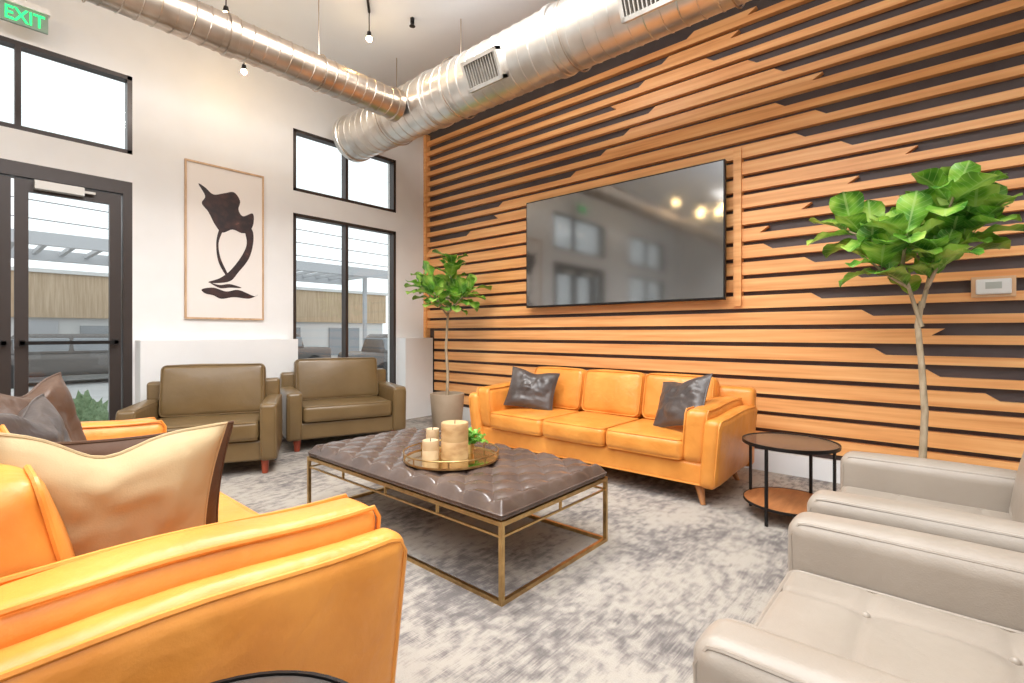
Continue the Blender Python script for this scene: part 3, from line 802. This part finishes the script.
e=empty("small_potted_plant","small bright green leafy plant in low bowl on coffee table",'plant',(2.12,2.20,TZ+.008))
MB().lathe([(.0001,0),(.03,0),(.040,.06),(.036,.06),(.026,.045),(.0001,.045)],seg=24).make("plant_pot",M_gold,parent=e)
b=MB(); rnd=random.Random(5)
for i in range(34):
    a=rnd.uniform(0,2*pi); el=rnd.uniform(.4,1.45); d=Vector((math.cos(a)*math.cos(el),math.sin(a)*math.cos(el),math.sin(el)))
    leaf(b,Vector((0,0,.05))+d*.02,d,Vector((0,0,1)) if el<1.2 else Vector((1,0,0)),rnd.uniform(.06,.11),.03,.7)
b.make("foliage",M_leaf2,parent=e)

def side_table(loc,r,h,label):
    e=empty("side_table",label,"side table",loc,group="round black side tables")
    b=MB(); b.lathe([(.0001,h-.012),(r-.01,h-.012),(r-.01,h-.004),(.0001,h-.004)],seg=48); b.make("table_top",simple("smoked_top",(.07,.06,.055),.13),parent=e)
    b=MB()
    b.lathe([(r-.008,h-.022),(r,h-.022),(r,h),(r-.008,h),(r-.008,h-.022)],seg=48)
    b.lathe([(r*.98-.006,.10),(r*.98,.10),(r*.98,.115),(r*.98-.006,.115),(r*.98-.006,.10)],seg=48)
    for k in range(4):
        a=pi/4+k*pi/2+.5; x,y=(r-.012)*math.cos(a),(r-.012)*math.sin(a); M=Matrix.Translation((x,y,0))@Matrix.Rotation(a,4,'Z')
        b.box(-.006,.006,-.009,.009,0,h-.01,M=M)
    b.make("table_frame",M_black,parent=e)
    MB().lathe([(.0001,.10),(r*.96,.10),(r*.96,.113),(.0001,.113)],seg=48).make("lower_shelf",M_shelfwood,parent=e)
    return e
t1=side_table((3.60,.74,0),.28,.50,"round black metal side table with wooden lower shelf beside sofa")
dup(t1,(.24,.79,0),0,"round black metal side table against tan sofa armrest").scale=(.95,.95,1.08)

# ------------------------------------------------------------ exterior
GZ=-.35
MB().box(-60,80,6.05,90,GZ-.1,GZ).make("ground",M_asphalt,kind="structure",label="pale asphalt parking lot outside")
e=empty("building","low white commercial building with tan slatted upper wall across street",'building',(5,22,GZ))
b=MB(); b.box(-14,10,0,6,0,3.4); b.box(-14.2,10.2,-.25,6.2,3.5,3.62); b.make("facade",M_bldg,parent=e)
b=MB(); b.box(-14.1,10.1,-.15,-.001,2.05,3.5)
b.make("slatted_cladding",M_tanslat,parent=e)
for x in (-11,-8,-5.5,-2,1,4,7): 
    MB().box(x,x+1.6,-.06,-.001,.5,1.8).make("building_window",M_extglass,parent=e)
for x in (-9.2,-3.5,2.8): MB().box(x,x+.95,-.05,-.001,0,1.95).make("building_door",M_canopy,parent=e)
e=empty("pergola","grey steel street canopy with slatted roof",'canopy',(3,17,GZ))
b=MB()
for i in range(30): b.box(-8+i*.55,-7.9+i*.55,-1.2,2.2,3.75,3.85)
b.box(-8,8.1,-1.25,-1.1,3.6,3.9).box(-8,8.1,2.1,2.25,3.6,3.9)
b.make("canopy_roof",M_canopy,parent=e)
for x in (-7.5,-2.5,2.5,7.5):
    MB().box(x-.06,x+.06,-.5,-.38,0,3.65).make("post",M_canopy,parent=e)
def car(loc,rz,label):
    e=empty("car",label,'car',loc,rz,group="parked cars")
    b=MB(); b.rbox(-2.2,2.2,-.9,.9,.28,.95,.14,(.08,.03,.0),inner=6)
    b.rbox(-1.5,1.1,-.8,.8,.85,1.52,.16,inner=6,fn=lambda p:(p[0]*(1-.22*max(0,p[2]-.9)),p[1]*(1-.15*max(0,p[2]-.9)),p[2])); b.make("car_body",M_car,parent=e)
    b=MB(); b.rbox(-1.35,-.15,-.79,.79,.98,1.40,.05); b.rbox(-.08,.95,-.79,.79,.98,1.40,.05); b.make("car_window",M_extglass,parent=e)
    for x in (-1.4,1.4):
        for y in (-.82,.82):
            MB().cyl((x,y-.1,.33),(x,y+.1,.33),.33,seg=24).cyl((x,y-.11,.33),(x,y+.11,.33),.2,seg=20).make("wheel",M_rubber,parent=e)
    return e
c1=car((10.4,13.6,GZ),math.radians(-8),"dark grey sport utility car parked on the street")
dup(c1,(2.6,20.4,GZ),0,"dark grey car parked before the slatted building")
dup(c1,(8.6,20.4,GZ),0,"dark grey car parked before the slatted building")
for k,(z,y) in enumerate(((5.6,26),(6.3,26),(7.0,26),(5.2,14.5))):
    b=MB(); b.tube([(-40+i*5,y,z-.3*math.sin(pi*((i*5)%40)/40)) for i in range(24)],.022,seg=5)
    b.make("power_line",M_wire,label="thin dark overhead power line above street",category="power line",group="overhead power lines")
for (x,y,s) in ((.62,8.2,.24),(1.25,8.8,.26),(3.3,8.5,.22)):
    b=MB()
    bm=bmesh.new(); bmesh.ops.create_icosphere(bm,subdivisions=4,radius=1)
    vv=[]
    for v in bm.verts:
        k=1+.25*noise.noise(v.co*4+Vector((x,0,0)))+.15*noise.noise(v.co*11)
        vv.append((v.co.x*s*k,v.co.y*s*k,max(0,(v.co.z*1.4+1.2))*s*k))
    ff=[tuple(v.index for v in f.verts) for f in bm.faces]; bm.free()
    b.add(vv,ff); b.make("shrub",M_shrub,label="small rounded green shrub outside the entrance",category="shrub",loc=(x,y,GZ),group="shrubs outside the entrance")

# ------------------------------------------------------------ lights
def area(name,loc,rot,sx,sy,energy,col):
    l=bpy.data.lights.new(name,'AREA'); l.shape='RECTANGLE'; l.size=sx; l.size_y=sy; l.energy=energy; l.color=col
    o=bpy.data.objects.new(name,l); COL.objects.link(o); o.location=loc; o.rotation_euler=rot; return o
area("overhead_fill_light",(.0,-1.2,4.2),(0,0,0),4.5,3.0,100,(1,.985,.96))  # added soft fill behind the camera, no fixture modelled
area("overhead_fill_light",(-2.6,2.2,4.2),(0,0,0),2.0,3.0,100,(1,.985,.96))  # added fill for the left of the room, out of view
area("overhead_fill_light",(1.4,1.2,4.22),(0,0,0),2.6,1.6,102,(1,.98,.95))  # added fill to brighten the slat wall, kept above the frame
area("overhead_fill_light",(2.1,2.9,4.22),(0,0,0),1.3,.9,110,(1,.985,.96))  # added fill evening out the far seating, kept above the frame
area("ceiling_fill_light",(-.4,1.2,3.0),(pi,0,0),2.4,2.4,170,(.90,.95,1))  # added unseen panel facing up, lifts the dark ceiling; no such lamp hangs here
w=bpy.data.worlds.new("World"); scene.world=w; w.use_nodes=True
bg=w.node_tree.nodes["Background"]; bg.inputs[0].default_value=(.93,.96,.98,1); bg.inputs[1].default_value=1.6

# ------------------------------------------------------------ camera
cam=bpy.data.cameras.new("Camera"); co=bpy.data.objects.new("Camera",cam); COL.objects.link(co)
cam.sensor_width=36; cam.lens=493*36/1024; cam.clip_start=.02; cam.clip_end=300
co.location=(0,0,1.2); co.rotation_euler=(pi/2,0,math.radians(41-90))
cam.shift_y=-8.5/1024
scene.camera=co
scene.view_settings.view_transform='Standard'
scene.view_settings.look='None'
